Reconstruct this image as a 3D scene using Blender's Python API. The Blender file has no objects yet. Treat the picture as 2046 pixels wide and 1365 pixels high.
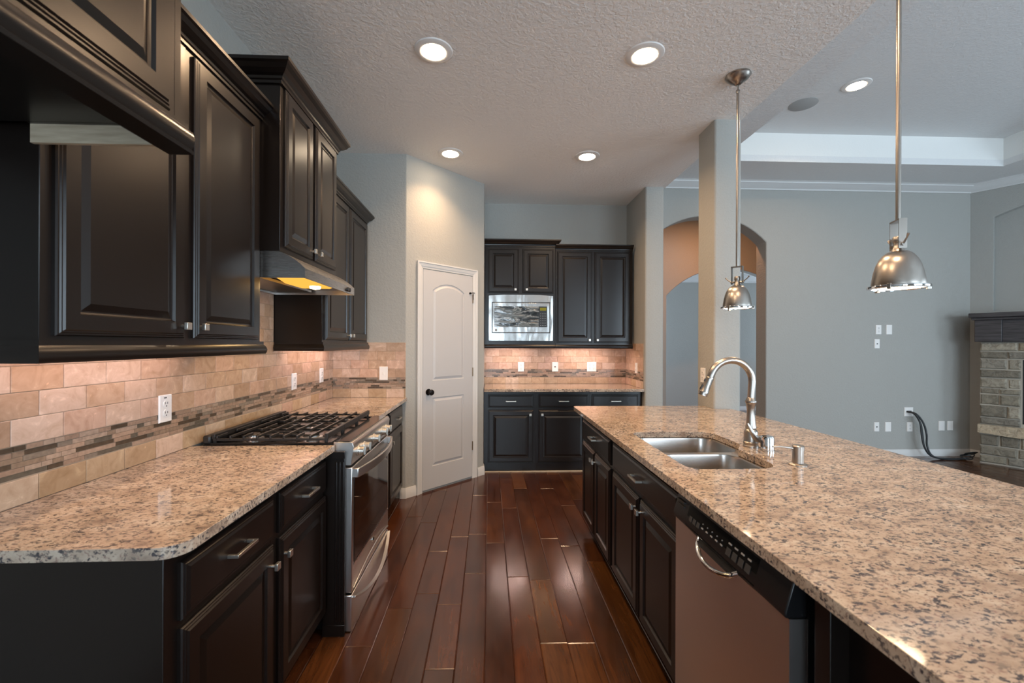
import bpy, math, random
from mathutils import Vector, Matrix
from mathutils.geometry import tessellate_polygon
random.seed(7)
R = math.radians
SC = bpy.context.scene
COL = SC.collection

# ------------------------------------------------------------------ camera
cam_d = bpy.data.cameras.new('camera'); cam = bpy.data.objects.new('camera', cam_d); COL.objects.link(cam)
cam_d.sensor_width = 36.0; cam_d.lens = 865.0/2046*36; cam_d.clip_start = 0.05
cam_d.shift_x = 0.00635; cam_d.shift_y = 0.0022
cam.matrix_world = Matrix.Translation((0, 0, 1.404)) @ Matrix.Rotation(R(-2.2), 4, 'Z') @ Matrix.Rotation(R(90), 4, 'X') @ Matrix.Rotation(0.0035, 4, 'Z')
cam_d.dof.use_dof = True; cam_d.dof.focus_distance = 3.2; cam_d.dof.aperture_fstop = 4.5
SC.camera = cam

# ------------------------------------------------------------------ exposure, world, daylight
SC.view_settings.view_transform = 'Standard'; SC.view_settings.look = 'None'
SC.view_settings.gamma = 1.0; SC.view_settings.use_curve_mapping = False
SC.view_settings.exposure = 0.20
w = bpy.data.worlds.new('sky'); SC.world = w; w.use_nodes = True
bg = w.node_tree.nodes['Background']; bg.inputs[0].default_value = (0.72, 0.86, 1.0, 1); bg.inputs[1].default_value = 1.6

def area(name, loc, rot, sx, sy, power, col, parent=None, shape='RECTANGLE', spread=180):
    d = bpy.data.lights.new(name, 'AREA'); d.shape = shape; d.size = sx
    if shape in ('RECTANGLE', 'ELLIPSE'): d.size_y = sy
    d.energy = power; d.color = col; d.spread = R(spread)
    o = bpy.data.objects.new(name, d); COL.objects.link(o)
    o.location = loc; o.rotation_euler = rot
    if parent: o.parent = parent
    return o
DAY = (0.70, 0.86, 1.0)
# daylight through the windows behind the camera and on the right of the living room
area('window_daylight_rear', (-0.3, -3.75, 1.45), (R(90), 0, 0), 1.6, 2.2, 85, DAY)
area('window_daylight_living', (4.7, -3.75, 1.6), (R(90), 0, 0), 4.0, 2.4, 260, DAY)
area('window_daylight_side', (7.75, 0.0, 1.6), (R(90), 0, R(90)), 3.6, 2.2, 110, DAY)
area('window_daylight_dining', (0.95, 8.1, 1.5), (R(90), 0, R(-90)), 1.5, 1.9, 120, (0.66, 0.82, 1.0))
area('window_daylight_dining_right', (7.47, 8.09, 1.5), (R(90), 0, R(90)), 1.5, 1.9, 50, (0.66, 0.82, 1.0))  # added lamp, brightens the right part of the far dining wall
WARM = (1.0, 0.63, 0.35)
P_CAN = 12.5

# ------------------------------------------------------------------ mesh helpers
class MB:
    def __init__(s): s.v = []; s.f = []; s.c = []; s.cur = None
    def add(s, vs, fs, c=None):
        b = len(s.v); s.v += [tuple(p) for p in vs]
        for f in fs: s.f.append([b+i for i in f]); s.c.append(c if c is not None else s.cur)
        return s
    def box(s, x0, x1, y0, y1, z0, z1, c=None):
        if x0 > x1: x0, x1 = x1, x0
        if y0 > y1: y0, y1 = y1, y0
        if z0 > z1: z0, z1 = z1, z0
        v = [(x0,y0,z0),(x1,y0,z0),(x1,y1,z0),(x0,y1,z0),(x0,y0,z1),(x1,y0,z1),(x1,y1,z1),(x0,y1,z1)]
        return s.add(v, [(0,3,2,1),(4,5,6,7),(0,1,5,4),(1,2,6,5),(2,3,7,6),(3,0,4,7)], c)
    def loops(s, rings, cap0=True, cap1=True, close=True, c=None):
        n = len(rings[0]); vs = [p for r in rings for p in r]; fs = []
        for k in range(len(rings)-1):
            for i in range(n if close else n-1):
                j = (i+1) % n; fs.append((k*n+i, k*n+j, (k+1)*n+j, (k+1)*n+i))
        if cap0: fs.append(tuple(reversed(range(n))))
        if cap1: fs.append(tuple((len(rings)-1)*n+i for i in range(n)))
        return s.add(vs, fs, c)
    def lathe(s, prof, seg=24, o=(0,0,0), axis='z', c=None, cap=True):
        rings = []
        for r, h in prof:
            ring = []
            for i in range(seg):
                a = 2*math.pi*i/seg; x, y = r*math.cos(a), r*math.sin(a)
                if axis == 'z': p = (o[0]+x, o[1]+y, o[2]+h)
                elif axis == 'y': p = (o[0]+x, o[1]+h, o[2]-y)
                else: p = (o[0]+h, o[1]+x, o[2]+y)
                ring.append(p)
            rings.append(ring)
        return s.loops(rings, cap, cap, True, c)
    def tube(s, pts, r, seg=10, c=None, flat=None):
        pts = [Vector(p) for p in pts]; rings = []; n = len(pts)
        rr = r if isinstance(r, (list, tuple)) else [r]*n
        up = None
        for i, p in enumerate(pts):
            t = (pts[min(i+1, n-1)]-pts[max(i-1, 0)]).normalized()
            if up is None:
                up = Vector((0,0,1)) if abs(t.z) < .9 else Vector((1,0,0))
            u = (up - t*up.dot(t)).normalized(); w_ = t.cross(u); up = u
            fu, fw = flat or (1, 1)
            rings.append([tuple(p + u*math.cos(a)*rr[i]*fu + w_*math.sin(a)*rr[i]*fw) for a in [2*math.pi*k/seg for k in range(seg)]])
        return s.loops(rings, True, True, True, c)
    def bar(s, pts, w_, h, c=None):
        # rectangular section swept along pts (all roughly horizontal or planar); w_ = across, h = along z
        pts = [Vector(p) for p in pts]; rings = []; n = len(pts)
        for i, p in enumerate(pts):
            t = (pts[min(i+1, n-1)]-pts[max(i-1, 0)]).normalized()
            u = Vector((0,0,1)); u = (u - t*u.dot(t)).normalized(); q = t.cross(u)
            rings.append([tuple(p+q*a*w_/2+u*b*h/2) for a, b in ((-1,-1),(1,-1),(1,1),(-1,1))])
        return s.loops(rings, True, True, True, c)
    def tess(s, loops3, flip=False, c=None):
        vs = [p for l in loops3 for p in l]
        tri = tessellate_polygon([[Vector(p) for p in l] for l in loops3])
        fs = [tuple(reversed(t)) if flip else tuple(t) for t in tri]
        return s.add(vs, fs, c)
    def slab(s, outer, holes, z0, z1, c=None):
        for z in (z0, z1): s.tess([[(x,y,z) for x,y in l] for l in [outer]+holes], c=c)
        for l in [outer]+holes: s.loops([[(x,y,z0) for x,y in l],[(x,y,z1) for x,y in l]], False, False, True, c)
        return s
    def wall(s, outer, holes, y0, y1, c=None):
        for y in (y0, y1): s.tess([[(x,y,z) for x,z in l] for l in [outer]+holes], c=c)
        for l in [outer]+holes: s.loops([[(x,y0,z) for x,z in l],[(x,y1,z) for x,z in l]], False, False, True, c)
        return s
    def panel(s, x0, x1, z0, z1, rings, c=None):
        L = [[(x0,0,z0),(x1,0,z0),(x1,0,z1),(x0,0,z1)]]
        for i, y in rings: L.append([(x0+i,y,z0+i),(x1-i,y,z0+i),(x1-i,y,z1-i),(x0+i,y,z1-i)])
        return s.loops(L, True, True, True, c)
    def sweep(s, path, prof, c=None):
        # path: xy points, material side to the left; prof: (out, z) with out to the right of travel
        P = [Vector((p[0], p[1])) for p in path]; n = len(P); rings = []
        for i in range(n):
            d0 = (P[i]-P[i-1]).normalized() if i > 0 else None
            d1 = (P[i+1]-P[i]).normalized() if i < n-1 else None
            if d0 is None: d0 = d1
            if d1 is None: d1 = d0
            n0 = Vector((d0.y, -d0.x)); n1 = Vector((d1.y, -d1.x)); m = (n0+n1)
            m = m/ max(1e-6, m.dot(n0))
            rings.append([(P[i].x+m.x*o, P[i].y+m.y*o, z) for o, z in prof])
        return s.loops(rings, True, True, True, c)
    def build(s, name, mat, parent=None, bevel=0, seg=2, smooth=True, ang=35):
        me = bpy.data.meshes.new(name); me.from_pydata(s.v, [], s.f)
        if any(c is not None for c in s.c):
            a = me.attributes.new('tint', 'FLOAT_COLOR', 'FACE')
            for i, c in enumerate(s.c):
                c = c if c is not None else (1,1,1); a.data[i].color = (c[0], c[1], c[2], 1)
        import bmesh
        bm = bmesh.new(); bm.from_mesh(me); bmesh.ops.remove_doubles(bm, verts=bm.verts, dist=1e-5)
        bmesh.ops.recalc_face_normals(bm, faces=bm.faces); bm.to_mesh(me); bm.free()
        if smooth:
            for p in me.polygons: p.use_smooth = True
            me.set_sharp_from_angle(angle=R(ang))
        me.materials.append(mat)
        o = bpy.data.objects.new(name, me); COL.objects.link(o)
        if parent: o.parent = parent
        if bevel:
            b = o.modifiers.new('bevel', 'BEVEL'); b.width = bevel; b.segments = seg; b.limit_method = 'ANGLE'; b.angle_limit = R(40); b.harden_normals = False
        return o

def tag(o, label=None, cat=None, group=None, kind=None):
    if label: o['label'] = label
    if cat: o['category'] = cat
    if group: o['group'] = group
    if kind: o['kind'] = kind
    return o
def thing(name, label, cat, loc=(0,0,0), rz=0, group=None, kind=None):
    o = bpy.data.objects.new(name, None); COL.objects.link(o); o.empty_display_size = .1
    o.location = loc; o.rotation_euler = (0,0,R(rz)); return tag(o, label, cat, group, kind)
def struct(name, mb, mat, **k):
    o = mb.build(name, mat, **k); o['kind'] = 'structure'; return o
def at(o, loc=(0,0,0), rz=0): o.location = loc; o.rotation_euler = (0,0,R(rz)); return o
def kids(o): return [c for c in COL.objects if c.parent == o]
def copy_tree(o, parent=None):
    c = o.copy(); COL.objects.link(c)
    if parent: c.parent = parent
    for ch in kids(o): copy_tree(ch, c)
    return c
def fillet(pts, rad, seg=6):
    out = []; n = len(pts)
    rads = rad if isinstance(rad, (list, tuple)) else [rad]*n
    for i in range(n):
        p = Vector(pts[i]); a = Vector(pts[i-1]); b = Vector(pts[(i+1) % n]); r = rads[i]
        if r <= 0: out.append(tuple(p)); continue
        u = (a-p).normalized(); v = (b-p).normalized(); ang = u.angle(v); d = r/math.tan(ang/2)
        d = min(d, (a-p).length*.49, (b-p).length*.49); r = d*math.tan(ang/2)
        cdir = (u+v).normalized(); cen = p+cdir*(r/math.sin(ang/2))
        p0 = p+u*d-cen; p1 = p+v*d-cen
        tot = p0.angle(p1); sgn = 1 if p0.x*p1.y-p0.y*p1.x > 0 else -1
        for k in range(seg+1):
            t = sgn*tot*k/seg; out.append((cen.x+p0.x*math.cos(t)-p0.y*math.sin(t), cen.y+p0.x*math.sin(t)+p0.y*math.cos(t)))
    return out

# ------------------------------------------------------------------ materials
def mat(name, base=(.8,.8,.8), rough=.5, metal=0, spec=.5, coat=0, coat_r=.1):
    m = bpy.data.materials.new(name); m.use_nodes = True; b = m.node_tree.nodes['Principled BSDF']
    b.inputs['Base Color'].default_value = (*base, 1); b.inputs['Roughness'].default_value = rough
    b.inputs['Metallic'].default_value = metal; b.inputs['Specular IOR Level'].default_value = spec
    b.inputs['Coat Weight'].default_value = coat; b.inputs['Coat Roughness'].default_value = coat_r
    return m
def N(m, t, **k):
    n = m.node_tree.nodes.new(t)
    for a, b in k.items():
        if a in [i.name for i in n.inputs]: n.inputs[a].default_value = b
        else: setattr(n, a, b)
    return n
def L(m, a, b): m.node_tree.links.new(a, b)
def bsdf(m): return m.node_tree.nodes['Principled BSDF']
def coords(m, scale=(1,1,1), kind='Object'):
    tc = N(m, 'ShaderNodeTexCoord'); mp = N(m, 'ShaderNodeMapping'); mp.inputs['Scale'].default_value = scale
    L(m, tc.outputs[kind], mp.inputs['Vector']); return mp.outputs['Vector']
def wcoords(m, scale=(1,1,1)):
    g = N(m, 'ShaderNodeNewGeometry'); mp = N(m, 'ShaderNodeMapping'); mp.inputs['Scale'].default_value = scale
    L(m, g.outputs['Position'], mp.inputs['Vector']); return mp.outputs['Vector']
def noise(m, vec, scale, detail=4, rough=.5, dist=0):
    n = N(m, 'ShaderNodeTexNoise'); n.inputs['Scale'].default_value = scale; n.inputs['Detail'].default_value = detail
    n.inputs['Roughness'].default_value = rough; n.inputs['Distortion'].default_value = dist; L(m, vec, n.inputs['Vector']); return n
def ramp(m, fac, stops, interp='LINEAR'):
    r = N(m, 'ShaderNodeValToRGB'); e = r.color_ramp.elements; r.color_ramp.interpolation = interp
    while len(e) < len(stops): e.new(.5)
    for i, (p, c) in enumerate(stops): e[i].position = p; e[i].color = (*c, 1) if len(c) == 3 else c
    L(m, fac, r.inputs['Fac']); return r
def mix(m, fac, a, b, mode='MIX'):
    n = N(m, 'ShaderNodeMix', data_type='RGBA', blend_type=mode)
    if isinstance(fac, (int, float)): n.inputs[0].default_value = fac
    else: L(m, fac, n.inputs[0])
    for i, x in ((6, a), (7, b)):
        if isinstance(x, tuple): n.inputs[i].default_value = (*x, 1)
        else: L(m, x, n.inputs[i])
    return n.outputs[2]
def bump(m, h, strength, dist=.01, target=None):
    b = N(m, 'ShaderNodeBump'); b.inputs['Strength'].default_value = strength; b.inputs['Distance'].default_value = dist
    L(m, h, b.inputs['Height']); L(m, b.outputs['Normal'], bsdf(m).inputs['Normal']); return b

def paint(name, col, bs=.25, sc=55, dist=.004):
    m = mat(name, col, .75, spec=.25); v = wcoords(m); n = noise(m, v, sc, 3, .55, .4)
    r = ramp(m, n.outputs['Fac'], [(.40,(0,0,0)),(.62,(1,1,1))]); bump(m, r.outputs['Color'], bs, dist); return m
M = {}
M['wall'] = paint('wall_paint', (.375,.375,.352))
M['ceiling'] = paint('ceiling_paint', (.86,.84,.81), .3, 45, .006)
M['ceiling_living'] = paint('ceiling_paint_living', (.76,.77,.77), .25, 45)
M['trim'] = mat('white_trim_paint', (.62,.62,.61), .35)
M['door'] = mat('white_door_paint', (.50,.50,.505), .38)

m = M['cab'] = mat('espresso_cabinet_paint', (.0085,.0058,.0047), .28, spec=.42)
M['cab_dark'] = mat('cabinet_toe_black', (.006,.006,.006), .6)
m = M['panel_wood'] = mat('raw_plywood_edge', (.50,.42,.30), .6)
v = coords(m, (3,3,30)); n = noise(m, v, 4, 4); r = ramp(m, n.outputs['Fac'], [(.3,(.42,.34,.24)),(.7,(.58,.50,.37))]); L(m, r.outputs['Color'], bsdf(m).inputs['Base Color'])

def granite(name, sx=1, sy=1):
    m = mat(name, (.5,.4,.3), .07, spec=.5)
    v = wcoords(m, (sx, sy, 1))
    n1 = noise(m, v, 14, 4, .6, .4); base = ramp(m, n1.outputs['Fac'], [(.28,(.25,.185,.145)),(.42,(.41,.32,.245)),(.55,(.49,.395,.31)),(.74,(.58,.51,.43))])
    n2 = noise(m, v, 98, 4, .6, .35); sp = ramp(m, n2.outputs['Fac'], [(.515,(0,0,0)),(.59,(1,1,1))])
    n3 = noise(m, v, 120, 4, .6, .5); sp2 = ramp(m, n3.outputs['Fac'], [(.56,(0,0,0)),(.64,(1,1,1))])
    n4 = noise(m, v, 24, 3, .6, 0); cl = ramp(m, n4.outputs['Fac'], [(.32,(.25,)*3),(.54,(1,)*3)])
    c = mix(m, sp2.outputs['Color'], base.outputs['Color'], (.28,.19,.155))
    mm = mix(m, 1.0, sp.outputs['Color'], cl.outputs['Color'], 'MULTIPLY')
    c = mix(m, mm, c, (.060,.055,.060))
    L(m, c, bsdf(m).inputs['Base Color']); return m
M['granite'] = granite('speckled_granite', .8, 1.15)

m = M['floor'] = mat('dark_hickory_planks', (.1,.03,.015), .22, spec=.5, coat=.22, coat_r=.17)
at_ = N(m, 'ShaderNodeAttribute', attribute_name='tint')
v = wcoords(m, (1,1,1)); add = N(m, 'ShaderNodeVectorMath', operation='ADD'); L(m, v, add.inputs[0])
sc_ = N(m, 'ShaderNodeVectorMath', operation='SCALE'); L(m, at_.outputs['Color'], sc_.inputs[0]); sc_.inputs['Scale'].default_value = 40
L(m, sc_.outputs[0], add.inputs[1]); mp = N(m, 'ShaderNodeMapping'); mp.inputs['Scale'].default_value = (26, 2.2, 1); L(m, add.outputs[0], mp.inputs['Vector'])
g1 = noise(m, mp.outputs['Vector'], 1.0, 5, .6, 1.6)
gr = ramp(m, g1.outputs['Fac'], [(.28,(.62,.57,.54)),(.5,(1,1,1)),(.74,(1.3,1.28,1.2))])
mp2 = N(m, 'ShaderNodeMapping'); mp2.inputs['Scale'].default_value = (7, 3, 1); L(m, add.outputs[0], mp2.inputs['Vector'])
g2 = noise(m, mp2.outputs['Vector'], 1.0, 3, .5, .5); gr2 = ramp(m, g2.outputs['Fac'], [(.25,(.62,.55,.5)),(.75,(1.35,1.35,1.3))])
c = mix(m, 1.0, at_.outputs['Color'], gr.outputs['Color'], 'MULTIPLY'); c = mix(m, 1.0, c, gr2.outputs['Color'], 'MULTIPLY')
L(m, c, bsdf(m).inputs['Base Color'])
mp3 = N(m, 'ShaderNodeMapping'); mp3.inputs['Scale'].default_value = (10, 4, 1); L(m, add.outputs[0], mp3.inputs['Vector'])
g3 = noise(m, mp3.outputs['Vector'], 1.0, 3, .5, .4)
rr = ramp(m, g3.outputs['Fac'], [(.3,(.15,)*3),(.7,(.24,)*3)]); L(m, rr.outputs['Color'], bsdf(m).inputs['Roughness'])
hh = N(m, 'ShaderNodeMath', operation='ADD'); L(m, g1.outputs['Fac'], hh.inputs[0]); L(m, g3.outputs['Fac'], hh.inputs[1]); bump(m, g3.outputs['Fac'], .10, .004)
M['gap'] = mat('floor_gap_filler', (.05,.02,.012), .6)

m = M['tile'] = mat('travertine_tile', (.6,.4,.25), .38)
at_ = N(m, 'ShaderNodeAttribute', attribute_name='tint'); v = wcoords(m)
n = noise(m, v, 16, 6, .62, 1.2); r = ramp(m, n.outputs['Fac'], [(.25,(.76,.70,.62)),(.48,(1,1,1)),(.58,(1.06,1.08,1.10)),(.70,(1.32,1.40,1.46))])
n5 = noise(m, v, 70, 3, .5, 1); pits = ramp(m, n5.outputs['Fac'], [(.70,(1,1,1)),(.78,(1.5,1.5,1.5))])
c = mix(m, 1.0, at_.outputs['Color'], r.outputs['Color'], 'MULTIPLY'); c = mix(m, 1.0, c, pits.outputs['Color'], 'MULTIPLY'); L(m, c, bsdf(m).inputs['Base Color'])
bump(m, n.outputs['Fac'], .08, .003)
m = M['mosaic'] = mat('glass_stone_mosaic', (.3,.2,.15), .22)
at_ = N(m, 'ShaderNodeAttribute', attribute_name='tint'); v = wcoords(m); n = noise(m, v, 60, 3)
r = ramp(m, n.outputs['Fac'], [(.3,(.8,)*3),(.7,(1.15,)*3)]); L(m, mix(m, 1.0, at_.outputs['Color'], r.outputs['Color'], 'MULTIPLY'), bsdf(m).inputs['Base Color'])
M['grout'] = mat('tan_grout', (.46,.35,.25), .8)

def steel(name, base=(.72,.70,.68), rough=.29, axis=(1,1,60), bs=.03):
    m = mat(name, base, rough, 1.0); v = coords(m, axis); n = noise(m, v, 12, 2)
    r = ramp(m, n.outputs['Fac'], [(.3,(rough*.96,)*3),(.7,(rough*1.04,)*3)]); L(m, r.outputs['Color'], bsdf(m).inputs['Roughness'])
    return m
M['steel'] = steel('brushed_stainless')
M['steel_dw'] = steel('brushed_stainless_door', (.85,.80,.77), .34, (60,60,1), .02)
M['steel_hood'] = steel('brushed_hood_steel', (.46,.44,.42), .28)
M['steel_sink'] = steel('satin_sink_steel', (.52,.49,.46), .26, (60,4,4))
M['nickel'] = mat('satin_nickel', (.40,.365,.33), .30, 1); bsdf(M['nickel']).inputs['Anisotropic'].default_value = .5
M['chrome'] = mat('polished_chrome', (.72,.72,.72), .07, 1)
M['pull'] = mat('nickel_hardware', (.66,.63,.58), .32, 1)
M['iron'] = mat('cast_iron_grate', (.020,.018,.017), .42, spec=.5)
M['enamel'] = mat('black_enamel', (.008,.008,.008), .12)
M['black'] = mat('black_plastic', (.012,.012,.013), .35)
M['panelblack'] = mat('black_control_plastic', (.010,.010,.011), .28)
M['ovenglass'] = mat('black_oven_glass', (.006,.0045,.004), .04, spec=.5)
M['plate'] = mat('white_plastic_plate', (.80,.79,.77), .35)
M['slot'] = mat('dark_slot', (.03,.03,.03), .5)
M['greyplastic'] = mat('grey_plastic', (.25,.25,.25), .5)
M['mark'] = mat('printed_white_mark', (.35,.35,.35), .5)
M['greymark'] = mat('printed_grey_mark', (.045,.045,.045), .4)
M['bronze'] = mat('oil_rubbed_bronze', (.018,.014,.013), .25, .6)
M['brass'] = mat('aged_brass', (.30,.22,.14), .35, 1)
M['filter'] = mat('hood_filter_mesh', (.35,.33,.30), .4, 1)
m = M['mwwin'] = mat('film_covered_glass', (.05,.06,.07), .10, spec=.9)
v = coords(m, (1,1,5)); wv = noise(m, v, 4.2, 3, .5, 1.0); cc = ramp(m, wv.outputs['Fac'], [(.34,(.015,.02,.025)),(.46,(.05,.065,.075)),(.50,(.30,.34,.36)),(.54,(.06,.08,.09)),(.62,(.16,.19,.205)),(.72,(.02,.03,.035))])
L(m, cc.outputs['Color'], bsdf(m).inputs['Base Color']); bump(m, wv.outputs['Fac'], .35, .02)
m = M['mwtrim'] = mat('polished_stainless_trim', (.42,.41,.395), .24, 1)
v = coords(m, (1,1,.45)); wv = noise(m, v, 4.5, 1, .4, 1.2); bump(m, wv.outputs['Fac'], .5, .025)
m = M['stone'] = mat('rough_limestone', (.3,.28,.24), .85)
at_ = N(m, 'ShaderNodeAttribute', attribute_name='tint'); v = wcoords(m); n = noise(m, v, 22, 6, .65, .8)
r = ramp(m, n.outputs['Fac'], [(.28,(.55,.52,.48)),(.5,(1,1,1)),(.75,(1.35,1.33,1.28))]); L(m, mix(m, 1.0, at_.outputs['Color'], r.outputs['Color'], 'MULTIPLY'), bsdf(m).inputs['Base Color']); bump(m, n.outputs['Fac'], .8, .02)
m = M['mantel'] = mat('charcoal_stained_wood', (.045,.042,.045), .45)
v = coords(m, (1.5,20,20)); n = noise(m, v, 3, 4, .6, .5); r = ramp(m, n.outputs['Fac'], [(.3,(.028,.026,.028)),(.7,(.075,.07,.075))]); L(m, r.outputs['Color'], bsdf(m).inputs['Base Color'])
M['cable'] = mat('black_rubber_cable', (.012,.014,.016), .45)
M['speaker'] = mat('painted_speaker_grille', (.40,.41,.41), .8)
def emit(name, col, st):
    m = bpy.data.materials.new(name); m.use_nodes = True; nt = m.node_tree; nt.nodes.remove(nt.nodes['Principled BSDF'])
    e = nt.nodes.new('ShaderNodeEmission'); e.inputs[0].default_value = (*col, 1); e.inputs[1].default_value = st
    nt.links.new(e.outputs[0], nt.nodes['Material Output'].inputs[0]); return m
M['bulb'] = emit('lamp_glow', (1,.78,.54), 55)
M['pendglow'] = emit('pendant_glow', (1,.74,.48), 17)
M['hoodglow'] = emit('hood_lamp_glow', (1,.46,.07), 1.1)
M['hoodbulb'] = emit('hood_bulb_glow', (1,.82,.55), 5)
M['display'] = emit('amber_clock_display', (.35,.30,.05), .6)
m = M['glass'] = bpy.data.materials.new('clear_window_glass'); m.use_nodes = True; nt = m.node_tree; nt.nodes.remove(nt.nodes['Principled BSDF'])
t_ = nt.nodes.new('ShaderNodeBsdfTransparent'); g_ = nt.nodes.new('ShaderNodeBsdfGlossy'); g_.inputs['Roughness'].default_value = 0; mx = nt.nodes.new('ShaderNodeMixShader'); mx.inputs[0].default_value = .06
nt.links.new(t_.outputs[0], mx.inputs[1]); nt.links.new(g_.outputs[0], mx.inputs[2]); nt.links.new(mx.outputs[0], nt.nodes['Material Output'].inputs[0])

# ------------------------------------------------------------------ room shell
XL, CZ = -1.41, 3.12
# floor of planks
fl = MB(); PW = .1295; x = -1.62-.0
sub = MB().box(-1.7, 8.2, -3.9, 9.4, -.10, -.006)
cols = [(.062,.0215,.0080),(.056,.0185,.0072),(.072,.0270,.0092),(.048,.0155,.0064),(.058,.0185,.0072),(.082,.0315,.0100),(.042,.0138,.0060),(.064,.0230,.0088)]
x = -0.0135 - PW*12
while x < 7.8:
    y = -3.7 - random.random()
    while y < 9.2:
        Ln = random.choice([.5,.8,1.0,1.2,1.4,1.5])*random.uniform(.9,1.1); c = random.choice(cols); k = random.uniform(.82,1.15); c = tuple(q*k for q in c)
        a, b, g = .0006, .0036, -.0026
        x0, x1, y0, y1 = x+a, x+PW-a, y+a, y+Ln-a
        if y1 > -3.7:
            fl.loops([[(x0,y0,-.006),(x1,y0,-.006),(x1,y1,-.006),(x0,y1,-.006)],[(x0,y0,g),(x1,y0,g),(x1,y1,g),(x0,y1,g)],
                  [(x0+b,y0+b,0),(x1-b,y0+b,0),(x1-b,y1-b,0),(x0+b,y1-b,0)]], False, True, True, c)
        y += Ln
    x += PW
fo = struct('floor', fl, M['floor'], smooth=False); sb = sub.build('subfloor', M['gap'], fo)

def wallbox(name, *b, m='wall', bevel=0):
    return struct(name, MB().box(*b), M[m], bevel=bevel, seg=4)
wallbox('wall_left', -1.55, XL, -3.7, 3.96, 0, CZ)
# pantry block: return wall, diagonal wall and alcove side
fp = fillet([(-1.55,3.96),(-.752,3.957),(-.055,4.655),(-.055,5.45),(-1.55,5.45)], [0,.02,.02,0,0], 5)
struct('wall_pantry', MB().slab(fp, [], 0, CZ), M['wall'])
wallbox('wall_back', -.055, 1.70, 5.30, 5.48, 0, CZ)
fp = fillet([(1.70,5.48),(1.70,4.655),(1.905,4.655),(1.905,5.48)], [0,.02,.02,0], 5)
struct('wall_stub', MB().slab(fp, [], 0, CZ), M['wall'])
fp = fillet([(1.715,3.235),(1.925,3.235),(1.925,3.50),(1.715,3.50)], .018, 5)
struct('wall_column', MB().slab(fp, [], 0, CZ), M['wall'])
struct('ceiling', MB().box(-1.55, 1.925, -3.7, 5.48, CZ, 3.60), M['ceiling'])
# living ceiling: lower border with raised tray
lc = MB().slab([(1.925,-3.7),(7.9,-3.7),(7.9,5.48),(1.925,5.48)], [[(2.53,-2.6),(5.80,-2.6),(5.80,4.67),(2.53,4.67)]], 3.43, 3.50)
struct('ceiling_border', lc, M['ceiling_living'])
tr = MB().box(2.46,5.87,-2.67,4.74,3.745,3.80); tr2 = MB()
tr2.slab([(2.46,-2.67),(5.87,-2.67),(5.87,4.74),(2.46,4.74)], [[(2.53,-2.6),(5.80,-2.6),(5.80,4.67),(2.53,4.67)]], 3.50, 3.745)
struct('ceiling_tray', tr, M['ceiling_living']); struct('trim_1', tr2, paint('tray_side_paint', (.84,.85,.83), .15))  # tray sides: direct window light is put into their lighter colour
def arch(x0, x1, zs, zp, n=20):
    w2 = (x1-x0)/2; h = zp-zs; rad = (w2*w2+h*h)/(2*h); cz = zp-rad; cx = (x0+x1)/2; a = math.asin(w2/rad)
    return [(x0,0),(x1,0)]+[(cx+rad*math.sin(a-2*a*i/n), cz+rad*math.cos(a-2*a*i/n)) for i in range(n+1)]
def archwall(name, xa, xb, y0, y1, z1, hole, m='wall'):
    # opening reaches the floor: outline runs around it
    h = hole[2:]  # from right spring to left spring
    o = [(xa,0),(hole[0][0],0)] + list(reversed(h)) + [(hole[1][0],0),(xb,0),(xb,z1),(xa,z1)]
    return struct(name, MB().wall(o, [], y0, y1), M[m], bevel=.012, seg=3)
archwall('wall_living', 1.905, 6.35, 5.28, 5.49, 3.43, arch(1.98,3.46,2.684,3.003))
archwall('wall_hall', 1.2, 7.3, 6.90, 7.02, 3.43, arch(2.87,4.87,2.19,2.64))
wallbox('wall_dining', .9, 7.4, 9.04, 9.16, 0, 2.9)
wallbox('wall_hall_left', 1.78, 1.90, 5.49, 6.90, 0, 3.43)
wallbox('wall_hall_right', 6.3, 6.42, 5.49, 6.90, 0, 3.43)
wallbox('ceiling_hall', 1.78, 6.42, 5.49, 6.90, 3.43, 3.5, m='ceiling')
wallbox('ceiling_dining', .9, 7.4, 7.02, 9.16, 2.9, 3.0, m='ceiling')

# left dining wall with window opening
def winwall(name, xa, xb, z1, holes, loc, rz, thick=.12):
    o = struct(name, MB().wall([(xa,0),(xb,0),(xb,z1),(xa,z1)], [[(a,c),(b,c),(b,d),(a,d)] for a,b,c,d in holes], 0, thick), M['wall'])
    return at(o, loc, rz)
winwall('wall_dining_left', 0, 2.02, 2.9, [(.3,1.8,.5,2.4)], (1.2,7.02,0), 90)
winwall('wall_dining_right', 0, 2.02, 2.9, [(.2,1.7,.5,2.4)], (7.3,9.04,0), -90)  # opening made for the added, unseen window
winwall('wall_rear', -1.55, 7.9, 3.6, [(-1.1,.5,.35,2.55),(2.7,6.7,.35,2.85)], (0,-3.7,0), 0)
winwall('wall_right', 0, 6.8, 3.6, [(1.2,4.8,.5,2.7)], (7.78,3.1,0), -90)
wn = 0
def window(loc, rz, x0, x1, z0, z1, mull):
    global wn; wn += 1
    w_ = thing('window_%d' % wn, None, None, loc, rz, kind='structure')
    f = MB(); t = .05
    f.box(x0,x1,.02,.09,z0,z0+t); f.box(x0,x1,.02,.09,z1-t,z1); f.box(x0,x0+t,.02,.09,z0+t,z1-t); f.box(x1-t,x1,.02,.09,z0+t,z1-t)
    for k in range(1, mull): xm = x0+(x1-x0)*k/mull; f.box(xm-t/2,xm+t/2,.02,.09,z0+t,z1-t)
    f.build('window_frame', M['trim'], w_); MB().box(x0+t,x1-t,.050,.056,z0+t,z1-t).build('pane', M['glass'], w_)
window((0,-3.7,0), 0, -1.1, .5, .35, 2.55, 2)
window((0,-3.7,0), 0, 2.7, 6.7, .35, 2.85, 4)
window((7.78,3.1,0), -90, 1.2, 4.8, .5, 2.7, 3)
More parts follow.
